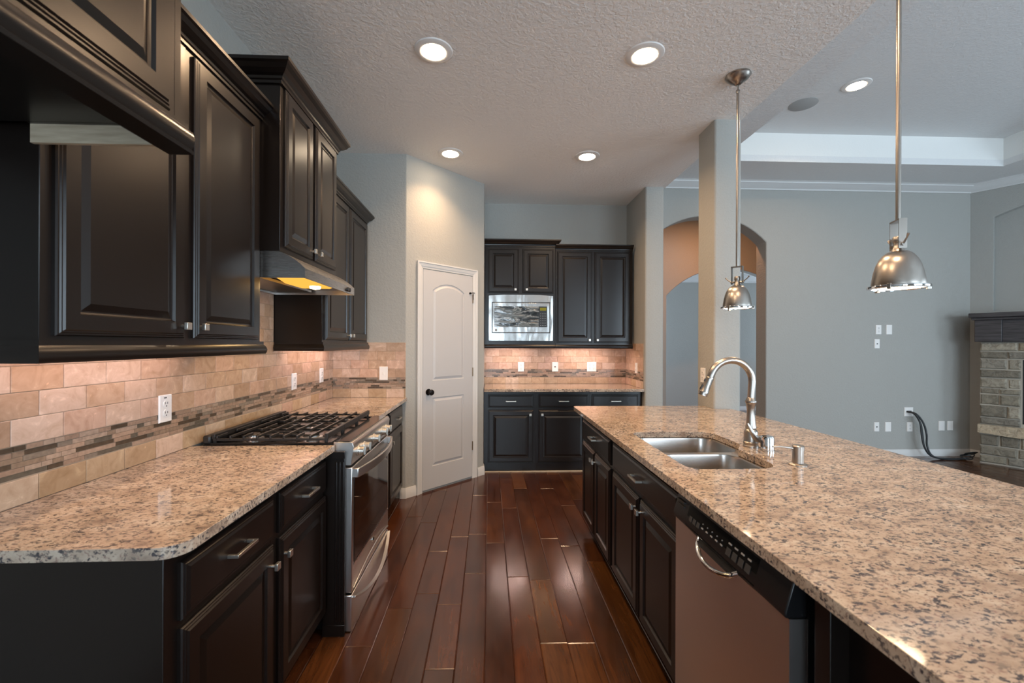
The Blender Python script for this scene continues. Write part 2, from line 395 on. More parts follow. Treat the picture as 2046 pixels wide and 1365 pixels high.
window((1.2,7.02,0), 90, .3, 1.8, .5, 2.4, 2)

window((7.3,9.04,0), -90, .2, 1.7, .5, 2.4, 2)  # unseen window, added to go with the extra dining lamp

# fireplace wall with shallow arched niche
FW = (6.12, 5.28, 0); FA = -58
nh = [(.197,1.83),(2.41,1.83)] + arch(.197,2.41,2.99,3.22)[2:]
o = at(struct('wall_fireplace', MB().wall([(0,0),(2.72,0),(2.72,3.43),(0,3.43)], [nh], 0, .09).box(-.05,2.75,.09,.15,0,3.43), M['wall'], bevel=.006), FW, FA)
# crown moulding of the living room
cr = [(0,3.335),(.012,3.335),(.014,3.352),(.035,3.365),(.058,3.392),(.075,3.405),(.078,3.418),(.095,3.43),(0,3.43)]
n_ = Vector((math.cos(R(FA)), math.sin(R(FA))))
struct('trim_2', MB().sweep([(1.925,5.28),(6.12,5.28),(6.12+n_.x*2.7, 5.28+n_.y*2.7)], cr), M['trim'])
struct('trim_3', MB().sweep([(.95,9.04),(7.3,9.04)], [(o_*1.5,z-3.335+2.72+ (z-3.335)*.9) for o_, z in cr]), M['trim'])
def base(name, path, h=.085):
    return struct(name, MB().sweep(path, [(0,0),(.014,0),(.014,h*.72),(.009,h*.86),(.007,h),(0,h)]), M['trim'])
base('baseboard_living', [(3.46,5.28),(6.12,5.28),(6.12+n_.x*.12, 5.28+n_.y*.12)])
base('baseboard_dining', [(1.3,9.04),(7.3,9.04)])
q = .7071
base('baseboard_return', [(-.80,3.957),(-.752,3.957),(-.752+q*.112,3.957+q*.112)], .092)
base('baseboard_alcove', [(-.752+q*.895,3.957+q*.895),(-.055,4.655),(-.055,4.735)], .092)
base('baseboard_stub', [(1.71,4.655),(1.905,4.655),(1.905,5.2)])

# ------------------------------------------------------------------ pantry door
dr = thing('door_1', None, None, (-.752+q*.003, 3.957-q*.003, 0), 45, kind='structure')
cas = MB(); X0, X1, ZT = .178, .812, 2.115; cw = .058
prof = [(0,0),(0,-.020),(.012,-.020),(.018,-.014),(.040,-.014),(.046,-.010),(.058,-.010),(.058,0)]   # from outer edge inward
def casing_side(mb, sgn, xin):
    rings = []
    for z, ext in ((0, 0), (ZT, 1)):
        rings.append([(xin+sgn*(cw-a), y, z+(cw-a if ext else 0)) for a, y in prof])
    mb.loops(rings)
casing_side(cas, -1, X0-.006); casing_side(cas, 1, X1+.006)
cas.loops([[(X0-.006-(cw-a), y, ZT+cw-a) for a, y in prof], [(X1+.006+(cw-a), y, ZT+cw-a) for a, y in prof]])
cas.build('door_casing', M['trim'], dr)
MB().box(X0-.006,X0,-.009,0,0,ZT).box(X1,X1+.006,-.009,0,0,ZT).box(X0-.006,X1+.006,-.009,0,ZT-.006,ZT).build('door_jamb', M['trim'], dr)
sl = MB(); sx0, sx1, sz0, sz1 = X0+.003, X1-.004, .022, ZT-.014; yf = -.0095
def inset(pts, d):
    n = len(pts); out = []
    for i in range(n):
        p = Vector(pts[i]); a = (p-Vector(pts[i-1])).normalized(); b = (Vector(pts[(i+1) % n])-p).normalized()
        n0 = Vector((-a.y, a.x)); n1 = Vector((-b.y, b.x)); mm = n0+n1; mm = mm/max(.2, mm.dot(n0)); out.append((p.x+mm.x*d, p.y+mm.y*d))
    return out
pa = [(sx0+.112,1.05),(sx1-.115,1.05)] + arch(sx0+.112, sx1-.115, 1.915, 1.985, 14)[2:]
pb = [(sx0+.112,.232),(sx1-.115,.232),(sx1-.115,.885),(sx0+.112,.885)]
outer = [(sx0,sz0),(sx1,sz0),(sx1,sz1),(sx0,sz1)]
sl.tess([[(x,yf,z) for x,z in l] for l in (outer, pa, pb)])
for l in (pa, pb): sl.loops([[(x,yf,z) for x,z in l]] + [[(x,y,z) for x,z in inset(l, d)] for d, y in ((.004,yf+.006),(.012,yf+.0065),(.034,yf-.0015))], False, True)
sl.loops([[(x,0,z) for x,z in outer],[(x,yf,z) for x,z in outer]], False, False)
sl.build('door_slab', M['door'], dr, smooth=False)
kb = MB().lathe([(.0,-.0095),(.030,-.0095),(.031,-.014),(.012,-.016),(.011,-.035),(.018,-.040),(.027,-.050),(.029,-.060),(.024,-.070),(.0,-.074)], 24, (sx0+.062,0,.944), 'y'); kb.build('door_knob', M['bronze'], dr)['label'] = 'dark bronze round door knob'
for z in (1.11, .342, 1.87): MB().lathe([(0,0),(.006,0),(.006,.09),(0,.09)], 10, (X1,-.013,z-.045)).build('hinge', M['brass'], dr)
hk = MB().tube([(X1-.040,-.012,1.925),(X1-.028,-.035,1.927),(X1+.0,-.032,1.93),(X1+.022,-.014,1.93)], .004, 8).lathe([(0,0),(.010,0),(.010,.012),(0,.012)], 12, (X1-.042,-.022,1.925), 'y').tube([(X1-.004,-.022,1.925),(X1-.004,-.02,1.86)], .003, 6)
hk.build('door_stop', M['bronze'], dr)

# ------------------------------------------------------------------ cabinets
DOOR = [(0,-.009),(.003,-.013),(.007,-.013),(.010,-.016),(.013,-.016),(.017,-.020),(.056,-.020),(.060,-.012),(.064,-.0105),(.068,-.0105),(.088,-.0175),(.090,-.0175)]
DRAW = [(0,-.009),(.003,-.013),(.007,-.013),(.010,-.016),(.013,-.016),(.020,-.020)]
def knob(parent, x, z):
    MB().lathe([(0,-.016),(.006,-.016),(.006,-.036),(0,-.036)], 10, (x,0,z), 'y').box(x-.0125,x+.0125,-.046,-.034,z-.0125,z+.0125).build('knob', M['pull'], parent, bevel=.0015)['label'] = 'square nickel knob'
def pull(parent, x, z, w=.112):
    mb = MB(); h = w/2
    mb.box(x-h,x+h,-.052,-.042,z-.005,z+.005).box(x-h,x-h+.010,-.044,-.018,z-.005,z+.005).box(x+h-.010,x+h,-.044,-.018,z-.005,z+.005)
    mb.build('handle', M['pull'], parent, bevel=.001)['label'] = 'slim nickel bar pull'
def cabinet(label, loc, rz, W, D, z0, z1, fronts, group, mapx=lambda v: v, toe=0, name='base_cabinet', cat='cabinet', hollow=False):
    t = thing(name, label, cat, (loc[0], loc[1], z0), rz, group)
    h = z1-z0-(.001 if z1 == CTZ else 0)
    if hollow: c = MB().box(0,W,0,.02,toe,h).box(0,.018,.02,D,toe,h).box(W-.018,W,.02,D,toe,h).box(.018,W-.018,D-.012,D,toe,h).box(.018,W-.018,.02,D-.012,toe,toe+.018)
    else: c = MB().box(0,W,.0,D,toe,h)
    c.build('carcass', M['cab'], t, bevel=.0015)
    if toe: MB().box(0.0,W,.075,.09,0,toe).build('toe_kick', M['cab_dark'], t)
    for f in fronts:
        a, b = sorted((mapx(f[1]), mapx(f[2]))); za, zb = f[3]-z0, f[4]-z0
        if f[0] == 'drawer':
            d = MB().panel(a,b,za,zb,DRAW).build('drawer', M['cab'], t, smooth=False); pull(d, (a+b)/2, (za+zb)/2)
        else:
            d = MB().panel(a,b,za,zb,DOOR).build('door', M['cab'], t, smooth=False)
            if len(f) > 5 and f[5]: knob(d, mapx(f[5][0]), f[5][1]-z0)
    return t
CROWN = [(0,0),(.010,0),(.010,.012),(.016,.016),(.018,.026),(.030,.032),(.044,.044),(.054,.060),(.062,.066),(.062,.080),(0,.080)]
RAIL = [(-.018,0),(.018,0),(.022,.008),(.024,.020),(.020,.034),(.012,.044),(.012,.058),(-.018,.058)]
def crown(t, W, D, z, left=True, right=True, k=1.0, end=0):
    path = ([(0,D)] if left else [])+[(0,0),(W,0)]+([(W,D)] if right else [])
    MB().sweep(path, [(o_*k, z+a*k) for o_, a in CROWN]).build('crown_molding', M['cab'], t, smooth=False)
def rail(t, W, D, z, left=True, right=True, k=1.0):
    path = ([(0,D)] if left else [])+[(0,0),(W,0)]+([(W,D)] if right else [])
    MB().sweep(path, [(o_*k, z+a) for o_, a in RAIL]).build('light_rail', M['cab'], t, smooth=True)
GB, GU, GI = 'base cabinets along the walls', 'upper wall cabinets', 'island cabinets'
CTZ = .884
# --- left wall base
Y0 = 1.078
cabinet('dark base cabinet at the near end of the left counter, its grey side panel bare', (-.785,Y0), 90, .515, .62, 0, CTZ,
    [('drawer',1.125,1.59,.70,.848),('door',1.125,1.59,.118,.680,(1.565,.612))], GB, lambda y: y-Y0, toe=.10)
Y1 = 1.593
cabinet('dark base cabinet on the left wall right before the gas range', (-.785,Y1), 90, .502, .62, 0, CTZ,
    [('drawer',1.636,2.09,.70,.848),('door',1.636,2.09,.118,.680,(1.662,.612))], GB, lambda y: y-Y1, toe=.10)
pl = MB().box(-.79,-.688,2.102,2.122,0,.884)
for k in range(3): pl.box(-.732+k*.016,-.723+k*.016,2.098,2.103,.07,.835)
pl.box(-.79,-.686,2.097,2.103,.0,.055).box(-.79,-.686,2.097,2.103,.85,.884)
tag(pl.build('fluted_filler', M['cab'], bevel=.002), 'black fluted upright filler strip squeezed between cabinet and range', 'trim panel')
Y2 = 2.893
cabinet('dark base cabinet between the range and the pantry wall', (-.785,Y2), 90, 1.06, .62, 0, CTZ,
    [('drawer',2.92,3.36,.70,.855),('door',2.92,3.36,.118,.685,(2.95,.62)),('drawer',3.40,3.90,.70,.855),('door',3.40,3.90,.118,.685,(3.43,.62))], GB, lambda y: y-Y2, toe=.10)
# --- back run base (flush plinth)
XB = -.052
for lab, xa, xb, ka in (('left of three base cabinets along the back wall, beside the pantry door', -.008,.493,.455), ('middle of three base cabinets along the back wall, half behind the island', .545,1.095,.585), ('right of three base cabinets along the back wall, only its drawer showing', 1.137,1.655,1.18)):
    l0 = {-.008:-.052,.545:.519,1.137:1.116}[xa]; l1 = {-.008:.519,.545:1.116,1.137:1.698}[xa]
    cabinet('dark '+lab if not lab.startswith('dark') else lab, (l0,4.74), 0, l1-l0, .55, 0, CTZ, [('drawer',xa,xb,.705,.848),('door',xa,xb,.105,.680,(ka,.63))], GB, lambda x, l0=l0: x-l0)
tag(MB().box(-.052,1.69,4.728,4.7395,0,.011).build('trim_4', M['panel_wood']), kind='structure')
# --- left wall uppers
fc = cabinet('deep dark cabinet over the empty refrigerator space, cut by the top left of the frame', (-.76,.12), 90, .955, .64, 1.93, 2.62,
    [('door',.145,.585,1.948,2.59,(.56,2.0)),('door',.605,1.046,1.948,2.59,(.63,2.0))], GU, lambda y: y-.12, name='wall_cabinet')
MB().sweep([(0,0),(.965,0)], [(-.02,-.068),(.038,-.068),(.040,-.060),(.034,-.056),(.040,-.044),(.042,-.030),(.036,-.014),(.026,-.006),(.026,.004),(-.02,.004)]).build('light_rail', M['cab'], fc)
MB().box(.965,.975,.03,.345,-.045,.0).build('support_strip', M['panel_wood'], fc)['label'] = 'pale unfinished wood strip'
MB().box(.955,.975,-.0,.345,0.0,.69).build('filler_panel', M['cab'], fc)
U1 = 1.097
u1 = cabinet('tall dark two-door wall cabinet nearest the camera on the left, above the bare counter end', (-1.095,U1), 90, 1.018, .31, 1.405, 2.478,
    [('door',1.126,1.585,1.42,2.455,(1.562,1.462)),('door',1.634,2.083,1.42,2.455,(1.657,1.462))], GU, lambda y: y-U1, name='wall_cabinet')
crown(u1, 1.018, .31, 1.064, k=.95); rail(u1, 1.018, .30, -.053)
U2 = 2.118
u2 = cabinet('raised dark wall cabinet with two small doors directly above the range hood', (-1.005,U2), 90, .762, .40, 1.846, 2.665,
    [('door',2.15,2.475,1.874,2.64,(2.452,1.915)),('door',2.515,2.848,1.874,2.64,(2.538,1.915))], GU, lambda y: y-U2, name='wall_cabinet')
crown(u2, .762, .40, .800, k=1.15)
U3 = 2.884
u3 = cabinet('dark two-door wall cabinet on the left wall beyond the range hood', (-1.095,U3), 90, 1.05, .31, 1.405, 2.478,
    [('door',2.915,3.385,1.425,2.455,(3.362,1.462)),('door',3.41,3.885,1.425,2.455,(3.434,1.462))], GU, lambda y: y-U3, name='wall_cabinet')
crown(u3, 1.02, .31, 1.064, k=.95); rail(u3, 1.05, .30, -.053, right=False)
# --- back wall uppers
def back_upper(lab, l0, l1, z1, fronts):
    return cabinet(lab, (l0,4.98), 0, l1-l0, .315, 1.405, z1, fronts, GU, lambda x: x-l0, name='wall_cabinet')
ub = back_upper('dark back wall cabinet with two small doors above the built-in microwave', -.052, .764, 2.53, [('door',-.014,.342,1.988,2.495,(.302,2.026)),('door',.386,.742,1.988,2.495,(.432,2.026))])
crown(ub, .816, .315, 1.115, left=False, k=.98); rail(ub, .816, .30, -.053, left=False, right=False)
uc = back_upper('dark back wall cabinet with two full-height doors, right of the microwave', .766, 1.668, 2.49, [('door',.785,1.192,1.420,2.470,(1.160,1.450)),('door',1.222,1.635,1.420,2.470,(1.252,1.450))])
crown(uc, .902, .315, 1.076, left=False, right=False, k=.85); rail(uc, .902, .30, -.053, left=False, right=False)

# light bars under the wall cabinets
def lightbar(parent, x0, x1, y, z, p):
    MB().box(x0,x1,y-.02,y+.02,z-.016,z).build('light_bar', M['plate'], parent)
    area('under_cabinet_lamp', ((x0+x1)/2, y, z-.018), (0,0,0), (x1-x0)*.95, .03, p, (1.0,.72,.64), parent)
lightbar(u1, .10, .92, .20, 0, 1.55)
lightbar(u3, .10, .92, .20, 0, 2.3)
lightbar(ub, .10, .50, .11, 0, 2.6)
lightbar(uc, .06, .66, .11, 0, 4.0)

# --- island
def isl(label, ya, yb, fronts, hollow=False):
    return cabinet(label, (.72,ya), -90, ya-yb, .60, 0, CTZ, fronts, GI, lambda y: ya-y, toe=.10, hollow=hollow)
isl('island cabinet at the far end, one narrow drawer over a pair of doors', 3.245, 2.464, [('drawer',3.215,2.488,.70,.848),('door',3.215,2.862,.118,.680,(2.885,.625)),('door',2.846,2.488,.118,.680,(2.824,.625))])
isl('island sink cabinet with a wide false drawer over two doors, next to the dishwasher', 2.462, 1.552, [('drawer',2.437,1.572,.70,.848),('door',2.437,2.014,.118,.680,(2.040,.630)),('door',1.992,1.572,.118,.680,(1.966,.630))], True)
isb = thing('island_end_cabinet', 'plain dark island end panel at the lower right, next to the dishwasher', 'cabinet', (.742,.94,0), -90)
MB().box(.0,1.25,0,.58,.1,CTZ).build('carcass', M['cab'], isb); MB().box(0,1.25,.075,.09,0,.1).build('toe_kick', M['cab_dark'], isb)
MB().box(.0,.035,-.012,.01,.1,CTZ).box(.035,.078,-.040,.01,.1,CTZ).build('filler_strip', M['cab'], isb, bevel=.0015)

tag(MB().box(1.345,1.46,-.30,3.23,0,CTZ).build('island_knee_wall', M['wall']), kind='structure')

# ------------------------------------------------------------------ countertops
def top(label, outer, holes=[]):
    return tag(MB().slab(outer, holes, CTZ, .914).build('countertop', M['granite'], bevel=.004, seg=3, ang=50), label, 'countertop', 'speckled granite countertops')
top('pinkish speckled granite countertop in the left foreground with a rounded front corner', fillet([(-1.402,1.058),(-.738,1.062),(-.738,2.108),(-1.402,2.108)], [0,.06,0,0], 8))
top('small granite countertop between the range and the return wall, under the far left outlets', [(-1.402,2.893),(-.738,2.893),(-.738,3.955),(-1.402,3.947)])
top('narrow granite countertop along the back wall below the microwave', [(-.050,5.292),(-.050,4.665),(1.698,4.665),(1.692,5.292)])
cut = fillet([(.79,1.672),(.79,2.382),(1.238,2.382),(1.238,2.085),(1.168,1.985),(1.168,1.672)], [.06,.06,.07,.07,.05,.09], 7)
isl_out = fillet([(.665,-.28),(.665,3.392),(1.7135,3.392),(1.7135,3.2335),(1.85,3.2335),(1.85,-.28)], [.02,.03,0,0,0,.02], 4)
top('large cream speckled granite island countertop with the undermount sink cut in', isl_out, [cut])

# ------------------------------------------------------------------ backsplashes
TC = [(.49,.33,.235),(.51,.335,.245),(.455,.30,.20),(.56,.405,.31),(.47,.315,.215),(.41,.265,.175),(.52,.365,.27),(.49,.315,.225)]
TD = [(.40,.265,.155),(.46,.32,.20),(.52,.38,.27),(.44,.295,.18)]
MC = [(.31,.21,.15),(.26,.185,.13),(.37,.26,.19),(.33,.225,.16),(.22,.175,.135),(.085,.060,.040),(.12,.10,.075),(.38,.28,.21)]
def tiles(label, loc, rz, length, rows, ph=(0,.078), mos=True, clip=None):
    # rows: list of (z0,z1) tile courses; local x along the wall, front towards -y
    t = thing('backsplash', label, 'backsplash', loc, rz, 'travertine backsplashes'); P = .159
    Z0 = rows[0][0]; g = MB().box(0,length,-.0045,-.0005,Z0-.913,rows[-1][1]-.914)
    g.build('grout', M['grout'], t)
    f = MB(); b = .0012
    for i, (za, zb) in enumerate(rows, 0 if mos else 1):
        x = ph[i % 2] - P*2
        while x < length:
            xa, xb = max(x+.001, .0005), min(x+P-.001, length-.0005)
            if xb-xa > .008:
                c = random.choice(TC if i else TC[:4]+TD*2); k = random.uniform(.9,1.1); c = tuple(q_*k for q_ in c)
                A, B = za-.914+.001, zb-.914-.001
                f.loops([[(xa,-.004,A),(xb,-.004,A),(xb,-.004,B),(xa,-.004,B)],[(xa,-.0075,A),(xb,-.0075,A),(xb,-.0075,B),(xa,-.0075,B)],
                    [(xa+b,-.0085,A+b),(xb-b,-.0085,A+b),(xb-b,-.0085,B-b),(xa+b,-.0085,B-b)]], False, True, True, c)
            x += P
        if i == 0: f.build('base_course', M['tile'], t, smooth=False); f = MB()
    f.build('tile_field', M['tile'], t, smooth=False)
    if not mos: return t
    mo = MB(); z = .996
    for r_ in range(6):
        x = -random.random()*.1
        while x < length:
            Ln = random.choice([.035,.05,.075,.10,.15]); xa, xb = max(x+.0008,.0005), min(x+Ln-.0008, length-.0005)
            if xb-xa > .003:
                c = random.choice(MC); th = -.0085 if sum(c) > .4 else -.0070
                mo.box(xa,xb,th,-.004,z-.914+.0008,z-.914+.0156,c)
            x += Ln
        z += .0163
    mo.build('mosaic_band', M['mosaic'], t, smooth=False); return t
def courses(n): return [(.914,.993)] + [(1.0945+k*.0792, 1.0945+(k+1)*.0792) for k in range(n)]
tiles('long travertine backsplash with mosaic stripe on the left wall behind the range', (XL,1.062,0+.914), 90, 2.890, courses(4), (.026,.104))
tiles('travertine tile rising up the left wall behind the range, below the hood', (XL,2.122,.914), 90, .755, courses(10)[5:], (.07,.0), mos=False)
tiles('short travertine backsplash on the return wall beside the pantry door', (XL+.009,3.957,.914), 0, .648, courses(4), (.0,.08))
tiles('travertine backsplash with mosaic stripe on the back wall under the microwave', (-.054,5.30,.914), 0, 1.745, courses(4), (.10,.02))
tiles('sliver of travertine backsplash on the side of the stub wall right of the back counter', (1.70,5.291,.914), -90, .60, courses(4), (.05,.13))

# ------------------------------------------------------------------ range
rg = thing('gas_range', 'stainless slide-in gas range with black grates on the left counter', 'range', (-.66,2.503,0), 90)
MB().box(-.378,.378,.048,.70,.02,.90).build('body', M['enamel'], rg)
dpr = MB().box(-.378,.378,0,.045,.193,.800); dd = dpr.build('oven_door', M['steel'], rg, bevel=.004)
MB().box(-.352,.352,-.004,.002,.318,.327).build('glass_trim', M['chrome'], dd)
MB().box(-.350,.350,-.003,.002,.330,.745).build('oven_window', M['ovenglass'], dd, bevel=.001)['label'] = 'black oven door glass'
MB().tube([(x, -.003-.010*(1-(x/.36)**2), .208+.050*(1-(x/.36)**2)) for x in [-.36+.72*i/18 for i in range(19)]], .0035, 8).build('raised_arc', M['steel'], dd)
hp = [(x, -.022-.045*(1-(x/.37)**2), .772) for x in [-.37+.74*i/20 for i in range(21)]]
h_ = MB().bar([(a,b,c) for a,b,c in hp], .012, .044); h_.box(-.372,-.352,-.026,.002,.750,.794).box(.352,.372,-.026,.002,.750,.794)
h_.build('oven_handle', M['steel'], dd, bevel=.003)
MB().lathe([(0,-.001),(.014,-.001),(.014,-.004),(0,-.004)], 20, (0,0,.285), 'y').build('badge', M['chrome'], dd)
MB().tube([(-.006,-.006,.280),(-.007,-.006,.290),(0,-.006,.293),(0,-.006,.283),(.006,-.006,.279),(.007,-.006,.291)], .0012, 6).build('badge_script', M['slot'], dd)
ds = MB().box(-.378,.378,0,.045,.004,.180); so = ds.build('storage_drawer', M['steel'], rg, bevel=.004)
MB().bar([(x, -.006-.030*(1-(x/.37)**2), .170-.075*(1-(x/.37)**2)) for x in [-.37+.74*i/20 for i in range(21)]], .020, .010).build('drawer_lip', M['steel'], so, bevel=.002)
MB().box(-.374,.374,.014,.090,.9245,.9285).build('front_glass_strip', M['enamel'], rg)
cp = MB(); pr = [(.088,.812),(.004,.812),(-.008,.905),(.0,.924),(.088,.926)]
cp.loops([[(-.381,y,z) for y,z in pr],[(.381,y,z) for y,z in pr]]); cpo = cp.build('control_panel', M['steel'], rg, bevel=.002)
kz = [-.29,-.19,0,.19,.29]
for x in kz:
    k = MB().lathe([(0,0),(.026,0),(.026,-.006),(.021,-.009),(.020,-.032),(0,-.033)], 20, (x,-.002,.862), 'y'); k.box(x-.006,x+.006,-.042,-.03,.842,.882); k.build('burner_knob', M['pull'], cpo, bevel=.001)
MB().box(-.379,.379,.088,.705,.900,.9165).build('cooktop', M['enamel'], rg, bevel=.003)
MB().box(-.379,.379,.672,.708,.9165,.958).build('rear_vent', M['iron'], rg, bevel=.008)
MB().box(-.379,.379,.090,.102,.9165,.9235).box(-.379,-.368,.102,.672,.9165,.9235).box(.368,.379,.102,.672,.9165,.9235).build('cooktop_rim', M['enamel'], rg)
for (bx, by, br) in ((-.24,.25,.045),(-.24,.54,.036),(0,.39,.05),(.24,.25,.036),(.24,.54,.045)):
    bb = MB().lathe([(0,.9165),(br+.012,.9165),(br+.010,.924),(br*.9,.927),(br*.9,.934),(0,.934)], 24, (bx,by,0)).build('burner', M['steel'], rg)
    MB().lathe([(0,.934),(br*.85,.934),(br*.88,.938),(br*.8,.942),(0,.943)], 24, (bx,by,0)).build('burner_cap', M['iron'], bb)
for gi, (xa, xb) in enumerate(((-.366,-.127),(-.121,.121),(.127,.366))):
    g = MB(); zt = .953
    ys = [.205+.063*i for i in range(8)]
    for i, y in enumerate(ys):
        segs = [(xa,xb)] if i % 2 == 0 else [(xa,(xa+xb)/2-.04),((xa+xb)/2+.04,xb)]
        for s0, s1 in segs: g.box(s0,s1,y-.0045,y+.0045,zt-.009,zt+.003)
    for x in (xa, xb): g.box(x-.005,x+.005,.13,.665,zt-.022,zt-.010)
    for x in ((xa*2+xb)/3, (xa+2*xb)/3): g.box(x-.0045,x+.0045,.30,.50,zt-.016,zt-.007)
    g.box(xa-.003,xb+.003,.120,.136,zt-.014,zt+.012)      # front rail
    g.box(xa-.003,xb+.003,.655,.670,zt-.014,zt+.010)
    for i, y in enumerate(ys):
        for x in (xa, xb): g.box(x-.005,x+.005,y-.0045,y+.0045,zt-.016,zt+.003)
    for x in (xa+.005, xb-.005):
        for y in (.13, .66): g.box(x-.006,x+.006,y-.006,y+.006,.9166,zt-.012)
    g.build('grate', M['iron'], rg, bevel=.0015)

# ------------------------------------------------------------------ range hood
hd = thing('range_hood', 'stainless under-cabinet range hood with its yellow lamp switched on', 'range hood', (-.885,2.499,1.718), 90)
pr = [(0,.0),(0,.046),(.022,.068),(.048,.088),(.076,.106),(.104,.120),(.124,.1275),(.508,.1275),(.508,.0)]
sh = MB(); W = .381
sh.loops([[(-W,y,z) for y,z in pr],[(W,y,z) for y,z in pr]], True, True, False)   # skin without the underside
sh.add([(-W+.004,.004,.030),(W-.006,.008,.030),(W-.006,.50,.030),(-W+.006,.50,.030)], [(0,1,2,3)])
hr = MB()
for a, b, c, d in ((-W+.001,W-.001,.0015,.006),(-W+.001,W-.001,.500,.5065)): hr.box(a,b,c,d,0.0,.030)
for a, b in ((-W+.001,-W+.006),(W-.006,W-.001)): hr.box(a,b,.006,.500,0,.030)
hr.build('hood_rim', M['steel'], hd)
sh.build('hood_shell', M['steel_hood'], hd, ang=30)
MB().box(-.34,.34,.26,.495,.012,.026).build('grease_filter', M['filter'], hd)
MB().loops([[(-.22,.022,.029),(.13,.022,.029),(.10,.225,.029),(-.20,.225,.029)],[(-.16,.05,.004),(.08,.05,.004),(.06,.20,.004),(-.15,.20,.004)]]).build('lamp_lens', M['hoodglow'], hd)
MB().lathe([(0,-.02),(.028,-.014),(.030,0),(.02,.004)], 16, (-.03,.09,.005)).build('lamp_bulb', M['hoodbulb'], hd)
for x in (.235, .27): MB().lathe([(0,.001),(.013,.001),(.012,-.012),(0,-.013)], 14, (x,0,.022), 'y').build('hood_switch', M['black'], hd)
area('hood_lamp', (-.04,.12,-.004), (0,0,0), .22, .12, 2.2, (1,.62,.25), hd)

# ------------------------------------------------------------------ microwave
mw = thing('microwave', 'built-in microwave with wavy polished trim and film still on its window', 'microwave', (.366,4.955,1.44), 0)
W, H = .368, .520
fo_ = fillet([(-W,0),(W,0),(W,H-.006),(.2,H+.004),(-.2,H+.004),(-W,H-.006)], [.006]*6, 3)
fi = [(-W+.034,.086),(W-.031,.086),(W-.031,H-.079),(-W+.034,H-.079)]
MB().wall(fo_, [fi], -.012, .022).build('trim_kit', M['mwtrim'], mw, bevel=.004)
MB().box(-W+.032,W-.030,-.004,.020,.085,H-.078).build('housing', M['black'], mw)
db = MB().box(-W+.042,W-.039,-.014,-.003,.094,H-.087).build('microwave_door', M['mwtrim'], mw, bevel=.003)
MB().box(-.305,.205,-.0165,-.013,.155,.392).build('microwave_window', M['mwwin'], db, bevel=.002)['label'] = 'dark window under crumpled clear film'
pn = MB().box(.205,.300,-.0165,-.013,.155,.392).build('control_panel', M['panelblack'], db)
MB().box(.218,.290,-.018,-.016,.345,.378).build('display', M['display'], pn)
bt = MB()
for i in range(6):
    for j in range(4): bt.box(.221+j*.020,.227+j*.020,-.018,-.016,.172+i*.027,.177+i*.027)
bt.build('keypad', M['mark'], pn)
MB().lathe([(0,-.013),(.014,-.013),(.014,-.016),(0,-.016)], 20, (-.285,0,.120), 'y').build('badge', M['greyplastic'], db)

# ------------------------------------------------------------------ dishwasher
dw = thing('dishwasher', 'stainless dishwasher with black control strip built into the island', 'dishwasher', (.72,1.545,0), -90)
MB().box(.004,.598,.0,.56,.08,.872).build('tub', M['black'], dw)
nn = 12; ring = []
rows_ = []
for z in (.115, .30, .60, .785):
    rows_.append([(.004+.592*i/nn, -.042-.008*(1-((i/nn)*2-1)**2), z) for i in range(nn+1)])
dm = MB()
for a in range(3):
    for i in range(nn):
        dm.add([rows_[a][i], rows_[a][i+1], rows_[a+1][i+1], rows_[a+1][i]], [(0,1,2,3)])
top_ = rows_[3]; bot_ = rows_[0]
for rw in (top_, bot_):
    dm.add(rw+[(.596,.0,rw[0][2]),(.004,.0,rw[0][2])], [tuple(range(nn+3))])
for s_ in (0, nn):
    dm.add([rows_[k][s_] for k in range(4)]+[(rows_[0][s_][0],0,.785),(rows_[0][s_][0],0,.115)], [(0,1,2,3,4,5)])
dmo = dm.build('door_panel', M['steel_dw'], dw)
cpn = MB().loops([[(x,-.050,.787),(x,-.052,.800),(x,-.030,.876),(x,.0,.880),(x,0,.787)] for x in (.004,.596)]).build('control_strip', M['panelblack'], dw, bevel=.003)
bz = MB(); bz.loops([[(x,-.0530,.795),(x,-.0505,.803),(x,-.0352,.862),(x,-.033,.862),(x,-.045,.795)] for x in (.10,.48)]); bz.build('keypad_insert', M['enamel'], cpn)
mk = MB(); mg = MB(); mg2 = MB()
def onp(x, z, w_, h, mb): 
    y = lambda zz: -.0512+(zz-.800)*.0212/.076*1.0-.0026
    mb.loops([[(x,y(z),z),(x+w_,y(z),z),(x+w_,y(z+h),z+h),(x,y(z+h),z+h)],[(x,y(z)+.001,z),(x+w_,y(z)+.001,z),(x+w_,y(z+h)+.001,z+h),(x,y(z+h)+.001,z+h)]])
for i in range(5): onp(.20+i*.028, .822, .012, .004, mk); onp(.203+i*.028, .835, .003, .003, mk)
for i in range(4): onp(.345+i*.030, .812, .022, .020, mg); onp(.348+i*.030, .842, .015, .004, mk)
for i in range(3): onp(.12+i*.025, .815, .018, .016, mg2)
mk.build('printed_marks', M['mark'], cpn); mg.build('touch_buttons', M['greymark'], cpn); mg2.build('touch_buttons', M['greymark'], cpn)
for i in range(2): MB().box(.022,.075,-.046,-.036,.838+i*.014,.843+i*.014).build('vent_slot', M['slot'], cpn)
MB().box(.004,.596,.075,.085,.0,.10).build('toe_kick', M['cab_dark'], dw)
hpts = []
for i in range(15):
    u = i/14; s_ = math.sin(math.pi*u)**.55; x = .19+.215*u
    hpts.append((x, -.046-.034*s_, .788-.032*s_))
MB().tube(hpts, .0075, 12).build('door_handle', M['chrome'], dw)
MB().loops([[(x,-.048,.787),(x,-.062,.784),(x,-.064,.776),(x,-.048,.774)] for x in (.20,.40)]).build('handle_recess', M['black'], dw)  # raised black strip, its colour stands for shade in the handle pocket

